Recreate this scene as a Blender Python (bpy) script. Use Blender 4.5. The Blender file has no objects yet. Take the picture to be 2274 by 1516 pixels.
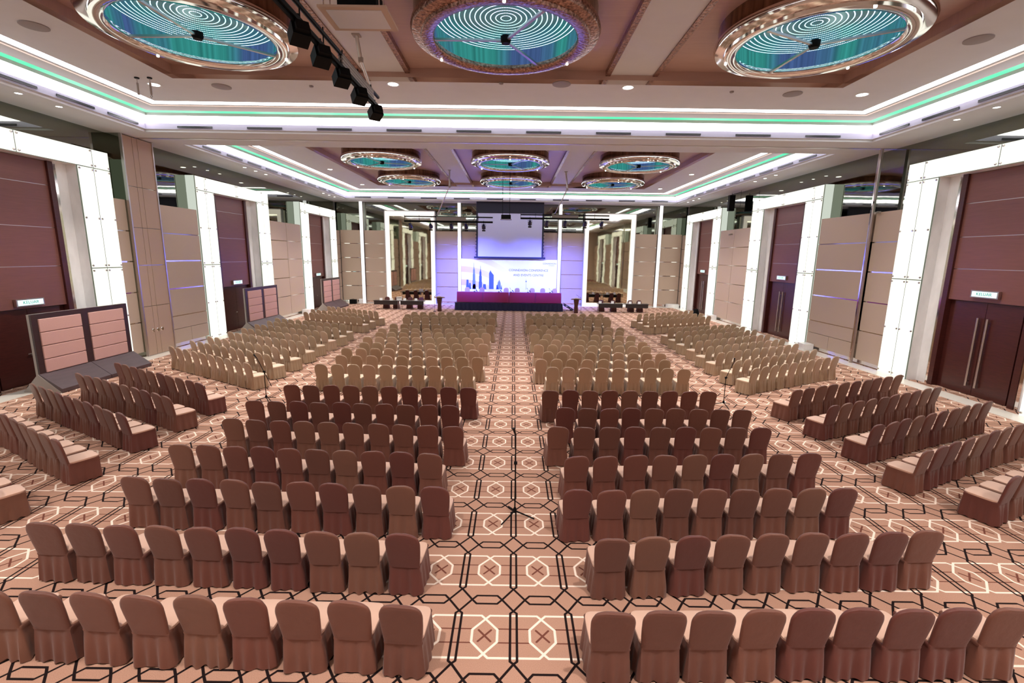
import bpy, bmesh, math, random
from mathutils import Vector, Matrix
random.seed(7)
scn = bpy.context.scene
COL = scn.collection
PI = math.pi
def lin(c):
    return tuple(((v/255.0)/12.92 if v <= 10 else (((v/255.0)+0.055)/1.055)**2.4) for v in c)
# ------------------------------------------------------------------ materials
def new_mat(name):
    m = bpy.data.materials.new(name); m.use_nodes = True
    nt = m.node_tree
    for n in list(nt.nodes): nt.nodes.remove(n)
    out = nt.nodes.new('ShaderNodeOutputMaterial')
    return m, nt, out
def pbr(name, rgb, rough=0.6, metal=0.0, spec=0.5, noise=0.0, nscale=8.0, stretch=(1,1,1), bump=0.0, bscale=60.0, sheen=0.0, rgb2=None):
    m, nt, out = new_mat(name)
    b = nt.nodes.new('ShaderNodeBsdfPrincipled'); nt.links.new(b.outputs[0], out.inputs[0])
    c = lin(rgb)
    b.inputs['Base Color'].default_value = (*c, 1)
    b.inputs['Roughness'].default_value = rough
    b.inputs['Metallic'].default_value = metal
    b.inputs['Specular IOR Level'].default_value = spec
    if sheen: b.inputs['Sheen Weight'].default_value = sheen
    if noise or rgb2 or bump:
        tc = nt.nodes.new('ShaderNodeTexCoord'); mp = nt.nodes.new('ShaderNodeMapping')
        mp.inputs['Scale'].default_value = stretch
        nt.links.new(tc.outputs['Object'], mp.inputs[0])
    if noise or rgb2:
        n = nt.nodes.new('ShaderNodeTexNoise'); n.inputs['Scale'].default_value = nscale; n.inputs['Detail'].default_value = 5
        nt.links.new(mp.outputs[0], n.inputs['Vector'])
        r = nt.nodes.new('ShaderNodeValToRGB')
        c2 = lin(rgb2) if rgb2 else tuple(v*(1-noise) for v in c)
        r.color_ramp.elements[0].position = 0.32; r.color_ramp.elements[0].color = (*c2, 1)
        r.color_ramp.elements[1].position = 0.68; r.color_ramp.elements[1].color = (*c, 1)
        nt.links.new(n.outputs[0], r.inputs[0]); nt.links.new(r.outputs[0], b.inputs['Base Color'])
    if bump:
        n2 = nt.nodes.new('ShaderNodeTexNoise'); n2.inputs['Scale'].default_value = bscale; n2.inputs['Detail'].default_value = 3
        nt.links.new(mp.outputs[0], n2.inputs['Vector'])
        bp = nt.nodes.new('ShaderNodeBump'); bp.inputs['Strength'].default_value = bump; bp.inputs['Distance'].default_value = 0.02
        nt.links.new(n2.outputs[0], bp.inputs['Height']); nt.links.new(bp.outputs[0], b.inputs['Normal'])
    return m
def emit(name, rgb, strength, vary=None, vscale=1.0):
    m, nt, out = new_mat(name)
    e = nt.nodes.new('ShaderNodeEmission'); nt.links.new(e.outputs[0], out.inputs[0])
    e.inputs[0].default_value = (*lin(rgb), 1); e.inputs[1].default_value = strength
    if vary:
        tc = nt.nodes.new('ShaderNodeTexCoord'); n = nt.nodes.new('ShaderNodeTexNoise'); n.inputs['Scale'].default_value = vscale
        nt.links.new(tc.outputs['Object'], n.inputs['Vector'])
        r = nt.nodes.new('ShaderNodeValToRGB')
        r.color_ramp.elements[0].position = 0.4; r.color_ramp.elements[0].color = (*lin(vary), 1)
        r.color_ramp.elements[1].position = 0.6; r.color_ramp.elements[1].color = (*lin(rgb), 1)
        nt.links.new(n.outputs[0], r.inputs[0]); nt.links.new(r.outputs[0], e.inputs[0])
    return m
class NT:
    """small expression helper for node trees"""
    def __init__(s, nt): s.nt = nt
    def m(s, op, a, b=None, clamp=False):
        n = s.nt.nodes.new('ShaderNodeMath'); n.operation = op; n.use_clamp = clamp
        for i, v in enumerate((a, b)):
            if v is None: continue
            if isinstance(v, (int, float)): n.inputs[i].default_value = v
            else: s.nt.links.new(v, n.inputs[i])
        return n.outputs[0]
    def v(s, op, a, b=None, scale=None):
        n = s.nt.nodes.new('ShaderNodeVectorMath'); n.operation = op
        for i, v in enumerate((a, b)):
            if v is None: continue
            if isinstance(v, tuple): n.inputs[i].default_value = v
            else: s.nt.links.new(v, n.inputs[i])
        if scale is not None: s.nt.links.new(scale, n.inputs['Scale'])
        return n.outputs['Value'] if op in ('DOT_PRODUCT', 'LENGTH') else n.outputs[0]
    def comb(s, x, y, z=0.0):
        n = s.nt.nodes.new('ShaderNodeCombineXYZ')
        for i, v in enumerate((x, y, z)):
            if isinstance(v, (int, float)): n.inputs[i].default_value = v
            else: s.nt.links.new(v, n.inputs[i])
        return n.outputs[0]
    def mix(s, fac, a, b):
        n = s.nt.nodes.new('ShaderNodeMix'); n.data_type = 'RGBA'
        s.nt.links.new(fac, n.inputs[0])
        for i, v in ((6, a), (7, b)):
            if isinstance(v, tuple): n.inputs[i].default_value = (*v, 1)
            else: s.nt.links.new(v, n.inputs[i])
        return n.outputs[2]
    def seg(s, p, a, b):
        ba = (b[0]-a[0], b[1]-a[1], 0.0); l2 = ba[0]**2+ba[1]**2
        pa = s.v('SUBTRACT', p, (a[0], a[1], 0.0))
        h = s.m('MULTIPLY', s.v('DOT_PRODUCT', pa, ba), 1.0/l2, clamp=True)
        q = s.comb(s.m('MULTIPLY', h, ba[0]), s.m('MULTIPLY', h, ba[1]))
        return s.v('LENGTH', s.v('SUBTRACT', pa, q))
    def mn(s, xs):
        r = xs[0]
        for x in xs[1:]: r = s.m('MINIMUM', r, x)
        return r
    def mask(s, d, w, soft=0.004):
        return s.m('MULTIPLY', s.m('SUBTRACT', w, d), 1.0/soft, clamp=True)

def carpet_material():
    m, nt, out = new_mat('patterned carpet')
    b = nt.nodes.new('ShaderNodeBsdfPrincipled'); nt.links.new(b.outputs[0], out.inputs[0])
    b.inputs['Roughness'].default_value = 0.95; b.inputs['Specular IOR Level'].default_value = 0.1
    E = NT(nt)
    geo = nt.nodes.new('ShaderNodeTexCoord'); sp = nt.nodes.new('ShaderNodeSeparateXYZ')
    nt.links.new(geo.outputs['Object'], sp.inputs[0])
    PX, PY = 0.723, 1.243
    def fold(c, off, P):
        t = E.m('SUBTRACT', c, off)
        t = E.m('DIVIDE', t, P)
        t = E.m('SUBTRACT', t, E.m('ROUND', t))
        return E.m('MULTIPLY', E.m('ABSOLUTE', t), P)
    u = fold(sp.outputs[0], 0.335-PX/2, PX); v = fold(sp.outputs[1], 5.09, PY)
    p = E.comb(u, v)
    H = PX/2; V = PY/2
    black = E.mn([E.seg(p, (H-.042, 0), (H-.042, .375)), E.seg(p, (H-.042, .375), (H, .412)), E.seg(p, (H, .412), (H-.157, V)),
                  E.seg(p, (H-.157, V), (.14, V-.076)), E.seg(p, (.14, V-.076), (0, V-.076))])
    white = E.mn([E.seg(p, (.055, .33), (H, .33)), E.seg(p, (.055, .33), (0, .272)), E.seg(p, (0, .272), (.158, .095)), E.seg(p, (.158, .095), (.158, 0))])
    brown = E.mn([E.seg(p, (.16, .108), (H, .108)), E.m('SUBTRACT', E.seg(p, (0, 0), (.078, .088)), .004)])
    n1 = nt.nodes.new('ShaderNodeTexNoise'); n1.inputs['Scale'].default_value = 140; n1.inputs['Detail'].default_value = 2
    nt.links.new(geo.outputs['Object'], n1.inputs['Vector'])
    base = E.mix(n1.outputs[0], lin((138, 100, 82)), lin((212, 166, 142)))
    c = E.mix(E.mask(brown, .0115), base, lin((112, 66, 54)))
    c = E.mix(E.mask(white, .0175), c, lin((246, 226, 208)))
    c = E.mix(E.mask(black, .0175), c, lin((30, 20, 20)))
    nt.links.new(c, b.inputs['Base Color'])
    return m
def ring_disc_material():
    m, nt, out = new_mat('led ring disc')
    E = NT(nt)
    tc = nt.nodes.new('ShaderNodeTexCoord'); sp = nt.nodes.new('ShaderNodeSeparateXYZ')
    nt.links.new(tc.outputs['Object'], sp.inputs[0])
    p2 = E.comb(sp.outputs[0], sp.outputs[1])
    r = E.v('LENGTH', p2)
    t = E.m('DIVIDE', r, 0.125)
    ri = E.m('ROUND', t)
    d = E.m('MULTIPLY', E.m('ABSOLUTE', E.m('SUBTRACT', t, ri)), 0.125)
    ring = E.mask(d, .013, .008)
    ang = E.m('ARCTAN2', sp.outputs[1], sp.outputs[0])
    k = E.m('MULTIPLY', ri, 20.0)
    dots = E.m('COSINE', E.m('MULTIPLY', ang, k))
    dots = E.m('ADD', E.m('MULTIPLY', dots, 0.6), 0.5, clamp=True)
    a = E.m('MULTIPLY', ring, dots)
    a = E.m('MULTIPLY', a, E.m('GREATER_THAN', t, 0.6))
    n = nt.nodes.new('ShaderNodeTexNoise'); n.inputs['Scale'].default_value = 0.7; nt.links.new(tc.outputs['Object'], n.inputs['Vector'])
    rp = nt.nodes.new('ShaderNodeValToRGB'); nt.links.new(n.outputs[0], rp.inputs[0])
    rp.color_ramp.elements[0].position = 0.38; rp.color_ramp.elements[0].color = (*lin((150, 235, 225)), 1)
    rp.color_ramp.elements[1].position = 0.6; rp.color_ramp.elements[1].color = (*lin((205, 215, 255)), 1)
    e = nt.nodes.new('ShaderNodeEmission'); nt.links.new(rp.outputs[0], e.inputs[0]); e.inputs[1].default_value = 4.5
    g = nt.nodes.new('ShaderNodeBsdfPrincipled'); g.inputs['Base Color'].default_value = (*lin((90, 115, 118)), 1)
    g.inputs['Metallic'].default_value = 0.9; g.inputs['Emission Color'].default_value = (*lin((70, 130, 138)), 1); g.inputs['Emission Strength'].default_value = .22; g.inputs['Roughness'].default_value = 0.12
    mx = nt.nodes.new('ShaderNodeMixShader'); nt.links.new(a, mx.inputs[0]); nt.links.new(g.outputs[0], mx.inputs[1]); nt.links.new(e.outputs[0], mx.inputs[2])
    nt.links.new(mx.outputs[0], out.inputs[0])
    return m
def curtain_material():
    m, nt, out = new_mat('led curtain')
    E = NT(nt)
    tc = nt.nodes.new('ShaderNodeTexCoord'); sp = nt.nodes.new('ShaderNodeSeparateXYZ')
    nt.links.new(tc.outputs['Object'], sp.inputs[0])
    ang = E.m('ARCTAN2', sp.outputs[1], sp.outputs[0])
    n = nt.nodes.new('ShaderNodeTexNoise'); n.inputs['Scale'].default_value = 14
    nt.links.new(E.comb(ang, 0.0), n.inputs['Vector'])
    n2 = nt.nodes.new('ShaderNodeTexNoise'); n2.inputs['Scale'].default_value = 1.1
    nt.links.new(E.comb(ang, 3.0), n2.inputs['Vector'])
    rp = nt.nodes.new('ShaderNodeValToRGB'); nt.links.new(n2.outputs[0], rp.inputs[0])
    rp.color_ramp.elements[0].position = 0.42; rp.color_ramp.elements[0].color = (*lin((52, 140, 134)), 1)
    rp.color_ramp.elements[1].position = 0.58; rp.color_ramp.elements[1].color = (*lin((66, 92, 140)), 1)
    e = nt.nodes.new('ShaderNodeEmission'); nt.links.new(rp.outputs[0], e.inputs[0])
    nt.links.new(E.m('ADD', E.m('MULTIPLY', n.outputs[0], .8), 0.02), e.inputs[1])
    nt.links.new(e.outputs[0], out.inputs[0])
    return m
M = dict(
    plaster=pbr('ceiling plaster', (201, 201, 203), .8, noise=.03, nscale=2),
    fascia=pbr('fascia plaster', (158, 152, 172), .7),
    coffer=pbr('bronze coffer panel', (180, 150, 138), .4, metal=.15, noise=.08, nscale=1.5, stretch=(1, 12, 1)),
    cove=emit('white cove glow', (252, 249, 252), 4.0),  # cove surface lit by hidden LEDs, painted as its own glow
    green=emit('green wash glow', (92, 232, 172), .62, vary=(150, 240, 195), vscale=.35),  # green LED wash on the ceiling, put in as emission
    warm=emit('warm cove line', (255, 222, 205), .5),
    lbox=emit('backlit onyx panel', (255, 255, 245), .60, vary=(250, 251, 232), vscale=1.2),
    lside=emit('backlit onyx side', (214, 222, 208), .42),
    mirror=pbr('tinted wall mirror', (140, 144, 132), .03, metal=1.0, bump=.05, bscale=.9),
    mirror2=pbr('bronze tinted mirror', (196, 190, 168), .03, metal=1.0, bump=.09, bscale=.8),
    chrome=pbr('chrome', (228, 222, 218), .08, metal=1.0),
    ornament=pbr('ornate bronze strip', (190, 150, 135), .25, metal=.9, bump=1.0, bscale=14, rgb2=(92, 62, 52), nscale=16),
    drum=pbr('bronze drum', (150, 118, 96), .2, metal=.9, rgb2=(90, 66, 54), nscale=6, stretch=(1, 1, .1)),
    steel=pbr('brushed steel', (196, 188, 184), .3, metal=1.0),
    marble=pbr('white marble', (244, 243, 242), .25, noise=.2, nscale=1.6, stretch=(1, 1, .45)),
    marblef=pbr('cream marble floor', (238, 230, 218), .2, noise=.06, nscale=1.2),
    wood=pbr('red brown veneer', (122, 76, 68), .4, noise=.14, nscale=3, stretch=(1, .6, 14)),
    door=pbr('dark mahogany door', (76, 34, 30), .3, noise=.3, nscale=3, stretch=(1, 1, 12)),
    dark=pbr('dark recess', (16, 11, 11), .8),
    panel=pbr('taupe wall fabric', (186, 164, 146), .75, noise=.03, nscale=40, stretch=(1, 1, 1)),
    panelw=pbr('warm taupe cabinet', (178, 150, 130), .6, noise=.03, nscale=30),
    black=pbr('matt black metal', (9, 9, 10), .6, spec=.12),
    lampb=pbr('blue lit lamp housing', (26, 28, 70), .25),  # blue stage light painted into the black housing colour
    seam=emit('portal backing', (176, 180, 160), .16),
    blackg=pbr('gloss black', (12, 12, 14), .2),
    dkwood=pbr('espresso wood', (58, 36, 36), .35, noise=.25, nscale=3, stretch=(1, .4, 8)),
    dkslope=pbr('charcoal wood slope', (84, 66, 70), .4, noise=.25, nscale=3, stretch=(3, .5, 1)),
    grey=pbr('grey laminate', (150, 140, 134), .6),
    pink=pbr('pink upholstery', (205, 160, 150), .7, noise=.04, nscale=30),
    screenw=pbr('projection cloth', (190, 190, 226), .9),
    screenb=pbr('screen casing', (24, 24, 44), .7),
    vent=pbr('vent slat', (60, 58, 70), .6),
    banner=None,
    navy=pbr('navy stage skirt', (24, 26, 66), .8),
    magenta=pbr('magenta table cloth', (150, 16, 84), .6, sheen=.3),
    tabletop=pbr('dark table laminate', (40, 34, 36), .35),
    lectop=pbr('pale lectern top', (196, 180, 168), .5),
    paper=pbr('white card', (240, 240, 240), .8),
    chairdk=pbr('dark red chair cover', (84, 44, 42), .8),
    ltgrey=pbr('perforated speaker grille', (140, 130, 128), .7),
    lamp=emit('recessed downlight lens', (255, 250, 245), 5.0),
    lens=emit('blue stage lens', (120, 120, 255), 1.5),
    exitw=emit('exit sign panel', (205, 245, 240), .8),
    exitg=emit('exit sign green', (40, 150, 125), .4),
    column=emit('light column diffuser', (250, 248, 255), .8),
    frame=emit('glowing mirror frame', (255, 240, 230), .6),
    glass=pbr('frosted shelf edge', (150, 200, 190), .2),
    blueA=pbr('print blue', (70, 92, 190), .8), blueB=pbr('print light blue', (110, 130, 214), .8), printgrey=pbr('print lettering', (84, 78, 140), .8),
)
# ------------------------------------------------------------------ mesh builder
class MB:
    def __init__(s): s.v = []; s.f = []
    def add(s, vs, fs):
        o = len(s.v); s.v += [tuple(p) for p in vs]; s.f += [tuple(i+o for i in f) for f in fs]; return s
    def box(s, x0, x1, y0, y1, z0, z1):
        x0, x1 = min(x0, x1), max(x0, x1); y0, y1 = min(y0, y1), max(y0, y1); z0, z1 = min(z0, z1), max(z0, z1)
        return s.add([(x0,y0,z0),(x1,y0,z0),(x1,y1,z0),(x0,y1,z0),(x0,y0,z1),(x1,y0,z1),(x1,y1,z1),(x0,y1,z1)],
                     [(0,3,2,1),(4,5,6,7),(0,1,5,4),(1,2,6,5),(2,3,7,6),(3,0,4,7)])
    def quad(s, a, b, c, d): return s.add([a, b, c, d], [(0, 1, 2, 3)])
    def tube(s, pts, r, n=8, cap=True):
        pts = [Vector(p) for p in pts]; rings = []
        for i, p in enumerate(pts):
            d = (pts[min(i+1, len(pts)-1)]-pts[max(i-1, 0)]).normalized()
            up = Vector((0, 0, 1)) if abs(d.z) < .9 else Vector((1, 0, 0))
            a = d.cross(up).normalized(); b = d.cross(a).normalized()
            rr = r[i] if isinstance(r, (list, tuple)) else r
            rings.append([p+a*rr*math.cos(2*PI*k/n)+b*rr*math.sin(2*PI*k/n) for k in range(n)])
        vs = [q for R in rings for q in R]; fs = []
        for i in range(len(rings)-1):
            for k in range(n):
                fs.append((i*n+k, i*n+(k+1) % n, (i+1)*n+(k+1) % n, (i+1)*n+k))
        if cap: fs += [tuple(range(n-1, -1, -1)), tuple((len(rings)-1)*n+k for k in range(n))]
        return s.add(vs, fs)
    def lathe(s, prof, n=24, c=(0, 0, 0), capa=False, capb=False):
        vs = []; fs = []
        for (r, z) in prof:
            for k in range(n): vs.append((c[0]+r*math.cos(2*PI*k/n), c[1]+r*math.sin(2*PI*k/n), c[2]+z))
        for i in range(len(prof)-1):
            for k in range(n): fs.append((i*n+k, i*n+(k+1) % n, (i+1)*n+(k+1) % n, (i+1)*n+k))
        if capa: fs.append(tuple(range(n-1, -1, -1)))
        if capb: fs.append(tuple((len(prof)-1)*n+k for k in range(n)))
        return s.add(vs, fs)
    def loft(s, rings, capa=True, capb=True):
        n = len(rings[0]); vs = [q for R in rings for q in R]; fs = []
        for i in range(len(rings)-1):
            for k in range(n): fs.append((i*n+k, i*n+(k+1) % n, (i+1)*n+(k+1) % n, (i+1)*n+k))
        if capa: fs.append(tuple(range(n-1, -1, -1)))
        if capb: fs.append(tuple((len(rings)-1)*n+k for k in range(n)))
        return s.add(vs, fs)
    def xf(s, mat):
        s.v = [tuple(mat @ Vector(p)) for p in s.v]; return s
    def mesh(s, name, mat, smooth=None):
        me = bpy.data.meshes.new(name); me.from_pydata(s.v, [], s.f); me.update()
        bm = bmesh.new(); bm.from_mesh(me); bmesh.ops.recalc_face_normals(bm, faces=bm.faces); bm.to_mesh(me); bm.free()
        me.materials.append(mat)
        if smooth:
            me.polygons.foreach_set('use_smooth', [True]*len(me.polygons)); me.set_sharp_from_angle(angle=math.radians(smooth))
        return me
    def build(s, name, mat, parent=None, smooth=None, bevel=0, **tags):
        o = bpy.data.objects.new(name, s.mesh(name, mat, smooth)); COL.objects.link(o)
        if parent: o.parent = parent
        if bevel:
            b = o.modifiers.new('bevel', 'BEVEL'); b.width = bevel; b.segments = 2; b.limit_method = 'ANGLE'
        tag(o, **tags); return o
def tag(o, label=None, cat=None, group=None, kind=None):
    if label: o['label'] = label
    if cat: o['category'] = cat
    if group: o['group'] = group
    if kind: o['kind'] = kind
def empty(name, loc, label, cat, group=None, rz=0.0):
    o = bpy.data.objects.new(name, None); o.location = loc; o.rotation_euler = (0, 0, rz); o.empty_display_size = .2
    COL.objects.link(o); tag(o, label, cat, group); return o
def inst(name, mesh, parent=None, loc=(0, 0, 0), rz=0.0):
    o = bpy.data.objects.new(name, mesh); o.location = loc; o.rotation_euler = (0, 0, rz); COL.objects.link(o)
    if parent: o.parent = parent
    return o
def copy_tree(o, parent=None):
    c = o.copy(); COL.objects.link(c); c.parent = parent
    for ch in list(o.children): copy_tree(ch, c)
    return c
ORD = ['zeroth', 'first', 'second', 'third', 'fourth', 'fifth', 'sixth', 'seventh', 'eighth', 'ninth', 'tenth', 'eleventh', 'twelfth', 'thirteenth', 'fourteenth']
EXPOSURE = 1.12
# ------------------------------------------------------------------ floor and walls
XF, XP, XM, XS = 16.0, 16.05, 16.52, 16.75      # portal face, panel face, mirror sheet, solid wall
YN, YF = -3.5, 45.0
ZC = 9.37
fl = MB().quad((-XS, YN-.2, 0), (XS, YN-.2, 0), (XS, YF+.7, 0), (-XS, YF+.7, 0)).build('floor', carpet_material(), kind='structure')
for s, nm in ((-1, 'left'), (1, 'right')):
    MB().box(s*15.36, s*XP, YN, YF, 0.0, .014).build('marble_border', M['marblef'], fl)
MB().box(-15.36, 15.36, 44.25, YF, 0.0, .014).build('marble_border', M['marblef'], fl)
walls = {}
ZSEG = [(.22, 1.51), (1.56, 2.83), (2.88, 4.15), (4.20, 5.43), (5.48, 6.73)]
def panel_column(wall, s, y0, y1, segs=ZSEG, split_low=False):
    for i, (z0, z1) in enumerate(segs):
        if i == 0 and split_low:
            ym = (y0+y1)/2
            MB().box(s*XP, s*XM, y0, y1, .92, z1).build('wall_panel', M['panel'], wall)
            MB().box(s*XP, s*XM, y0, ym-.01, z0, .90).build('wall_panel', M['panel'], wall)
            MB().box(s*XP, s*XM, ym+.01, y1, z0, .90).build('wall_panel', M['panel'], wall)
        else:
            MB().box(s*XP, s*XM, y0, y1, z0, z1).build('wall_panel', M['panel'], wall)
    MB().box(s*(XP+.03), s*(XM-.05), y0, y1, segs[0][1]-.01, segs[-1][0]+.01).build('joint_trim', M['chrome'], wall)
for s, nm in ((-1, 'left'), (1, 'right')):
    w = MB().box(s*XS, s*(XS+.2), YN, YF+.7, 0, 10.6).build('wall_'+nm, M['plaster'], kind='structure'); walls[nm] = w
    MB().box(s*(XM+.01), s*(XM+.04), YN, YF, 6.6, ZC).build('upper_mirror', M['mirror'], w)
    b = MB()
    for (y0, y1) in ((YN, .3), (7.54, 12.5), (19.74, 24.88), (32.12, 36.8), (44.04, YF)): b.box(s*(XP+.1), s*(XM), y0, y1, .014, .22)
    b = b.build('baseboard_'+nm, M['chrome'], kind='structure')
PORT = [16.12, 28.5, 40.42, 3.92]
L, R = walls['left'], walls['right']
for s, w in ((-1, L), (1, R)):
    for a, b in ((-3.4, .25), (7.6, 10.0), (10.05, 12.45)): panel_column(w, s, a, b)
    panel_column(w, s, 32.2, 34.42); panel_column(w, s, 34.46, 36.75)
    panel_column(w, s, 44.1, 44.98)
panel_column(L, -1, 19.76, 20.34)
panel_column(L, -1, 22.2, 24.85, split_low=True)
panel_column(R, 1, 19.76, 21.15); panel_column(R, 1, 21.4, 24.85, split_low=True)
# far wall
wf = MB().box(-XS, XS, YF+.7, YF+.9, 0, 10.6).build('wall_far', M['plaster'], kind='structure')
MB().box(-XM, XM, YF+.40, YF+.44, 6.7, ZC).build('upper_mirror', M['mirror'], wf)
FZ = [(.25, 1.60), (1.66, 2.92), (2.98, 4.23), (4.29, 5.54), (5.60, 6.80)]
for (a, b) in ((-16.0, -14.15), (-13.75, -11.75), (-7.05, -5.03), (-4.62, -1.6), (-1.56, 1.4), (1.44, 4.36), (4.78, 6.85), (11.6, 13.68), (14.08, 16.0)):
    for (z0, z1) in FZ: MB().box(a, b, YF, YF+.4, z0, z1).build('wall_panel', M['panel'], wf)
    MB().box(a, b, YF+.03, YF+.35, 1.58, 5.62).build('joint_trim', M['chrome'], wf)
MB().box(-XM, XM, YF+.1, YF+.4, .014, .25).build('baseboard_far', M['chrome'], kind='structure')
MB().box(-XS, XS, YN-.4, YN-.2, 0, 10.6).build('wall_near', M['panel'], kind='structure')
# ------------------------------------------------------------------ ceiling
def rectn(X): return (X, 2.3-(X-10.56), 16.0+(X-10.56))
def rectf(X): return (X, 25.5-(X-10.56)*.75, 38.9+(X-10.56))
sn, sf = rectn(14.7), rectf(14.7)
T = 10.55
c = MB()
for (x0, x1, y0, y1) in ((-XS, -14.7, YN-.2, YF+.7), (14.7, XS, YN-.2, YF+.7), (-14.7, 14.7, YN-.2, sn[1]), (-14.7, 14.7, sn[2], sf[1]), (-14.7, 14.7, sf[2], YF+.7)):
    c.quad((x0, y0, ZC), (x1, y0, ZC), (x1, y1, ZC), (x0, y1, ZC))
c.quad((-XS, YN-.2, T), (XS, YN-.2, T), (XS, YF+.7, T), (-XS, YF+.7, T))
ceil = c.build('ceiling', M['plaster'], kind='structure')
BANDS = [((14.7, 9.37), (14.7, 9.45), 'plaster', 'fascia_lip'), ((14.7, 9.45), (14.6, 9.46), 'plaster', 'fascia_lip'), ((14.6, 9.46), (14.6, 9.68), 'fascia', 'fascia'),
         ((14.6, 9.68), (14.34, 9.90), 'cove', 'cove_glow'), ((14.34, 9.90), (14.30, 10.0), 'plaster', 'cove_step'), ((14.30, 10.0), (14.02, 10.0), 'green', 'green_wash_band'),  # slanted cove face and green band glow themselves in place of hidden LEDs
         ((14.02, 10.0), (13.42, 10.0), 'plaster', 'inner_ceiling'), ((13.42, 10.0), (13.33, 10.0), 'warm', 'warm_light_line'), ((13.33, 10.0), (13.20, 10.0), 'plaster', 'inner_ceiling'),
         ((13.20, 10.0), (12.86, 10.0), 'cove', 'cove_glow'), ((12.86, 10.0), (10.56, 10.0), 'plaster', 'inner_ceiling'),  # second cove band, its lit look also given as emission
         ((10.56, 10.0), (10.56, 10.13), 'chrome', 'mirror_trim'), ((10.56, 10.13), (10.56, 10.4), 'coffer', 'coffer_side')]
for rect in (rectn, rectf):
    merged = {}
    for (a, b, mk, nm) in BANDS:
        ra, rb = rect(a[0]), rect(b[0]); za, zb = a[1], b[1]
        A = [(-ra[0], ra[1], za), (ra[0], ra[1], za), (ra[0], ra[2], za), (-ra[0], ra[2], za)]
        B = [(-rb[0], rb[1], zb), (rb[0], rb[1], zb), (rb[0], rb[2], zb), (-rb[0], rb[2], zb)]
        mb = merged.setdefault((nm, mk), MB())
        if nm == 'cove_glow' and a[0] < 14: mb = merged.setdefault(('inner_cove_glow', mk), MB())
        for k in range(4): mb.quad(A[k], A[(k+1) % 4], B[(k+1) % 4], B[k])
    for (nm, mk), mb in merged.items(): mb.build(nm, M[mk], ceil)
    r = rect(10.56)
    MB().quad((-r[0], r[1], 10.4), (r[0], r[1], 10.4), (r[0], r[2], 10.4), (-r[0], r[2], 10.4)).build('coffer_panel', M['coffer'], ceil)
    for s in (-1, 1):
        MB().box(s*3.22, s*4.55, r[1], r[2], 10.28, 10.4).build('ceiling_beam', M['plaster'], ceil)
        for x in (3.07, 4.55): MB().box(s*x, s*(x+.15), r[1], r[2], 10.24, 10.4).build('ornate_strip', M['ornament'], ceil)
# partition track in the beam between the halls
MB().box(-XM, XM, 21.17, 21.27, ZC-.02, ZC+.01).build('track', M['steel'], ceil)
# vents
def vent(cx, cy, cz, ax, label, group):
    e = empty('air_vent', (cx, cy, cz), label, 'air vent', group, 0 if ax == 'x' else PI/2)
    vf = MB().box(-.7, .7, -.012, .012, -.037, .037).build('vent_frame', M['blackg'], e)
    MB().box(-.68, .68, -.02, .02, -.008, .008).build('slat', M['vent'], vf)
for i in range(10):
    vent(-12.6+2.8*i, rectn(14.6)[2]-.02, 9.54, 'x', f'slim dark air vent, {ORD[i+1]} from left on the nearer cross fascia', 'vents on the nearer cross fascia')
    vent(-13.1+2.91*i, rectf(14.6)[2]-.02, 9.54, 'x', f'slim dark air vent, {ORD[i+1]} from left above the stage wall', 'vents above the stage wall')
for s, nm in ((-1, 'left'), (1, 'right')):
    for i, y in enumerate((18.95, 17.0, 14.97)):
        vent(s*14.58, y, 9.56, 'y', f'slim dark air vent, {ORD[i+1]} along {nm} side fascia of nearer hall, from its far corner', f'vents on the {nm} fascia of the nearer hall')
    for i in range(9):
        vent(s*14.58, 24.25+1.93*i, 9.56, 'y', f'slim dark air vent, {ORD[i+1]} nearest on {nm} side fascia of the far hall', f'vents on the {nm} fascia of the far hall')
# downlights and ceiling speakers
dl_ring = MB().lathe([(.17, 0), (.21, -.012), (.22, 0)], 20).mesh('trim_ring', M['plaster'])
dl_lens = MB().lathe([(.17, -.004), (.001, -.004)], 20).mesh('lens', M['lamp'])
def downlight(x, y, z, r, label, group):
    e = empty('ceiling_light', (x, y, z), label, 'ceiling light', group); e.scale = (r/.2, r/.2, 1)
    inst('trim_ring', dl_ring, e); inst('lens', dl_lens, e)
for i, x in enumerate((-11.6, -3.67, 3.85, 11.6)):
    downlight(x, 16.6 if abs(x) > 10 else 16.25, 10, .19, f'round recessed downlight, {ORD[i+1]} from left beyond the near ceiling recess', 'downlights beyond the near recess')
for s, nm in ((-1, 'left'), (1, 'right')):
    for i, y in enumerate((31.98, 38.6)):
        downlight(s*11.75, y, 10, .17, f'round recessed downlight {nm} of the far ceiling recess, {"nearer" if i == 0 else "farther"} one', 'downlights beside the far recess')
    for g, ys in (('nearest', (14.25, 15.58, 16.9)), ('middle', (27.98, 29.13, 30.3)), ('farthest', (39.2, 40.4, 41.6))):
        for i, y in enumerate(ys):
            downlight(s*15.1, y, ZC, .10, f'tiny spot downlight, {ORD[i+1]} of three above the {g} {nm} doorway', f'spots above the {g} {nm} doorway')
sp_m = MB().lathe([(.29, 0), (.29, -.02), (.24, -.025), (.001, -.025)], 24).mesh('ceiling_speaker', M['ltgrey'], 40)
for (x, y, lab) in ((-11.5, 12.59, 'leftmost, nearest the camera'), (-9.43, 16.68, 'behind the left ring light'), (1.7, 16.0, 'behind the middle ring light'), (9.32, 16.59, 'behind the right ring light'), (11.5, 12.59, 'rightmost, nearest the camera')):
    o = inst('ceiling_speaker', sp_m, None, (x, y, 10)); tag(o, 'round grey ceiling speaker, '+lab, 'speaker', 'round ceiling speakers')
dm = MB().lathe([(.07, 0), (.06, -.04), (.001, -.05)], 12).mesh('smoke_detector', M['ltgrey'], 40)
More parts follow.
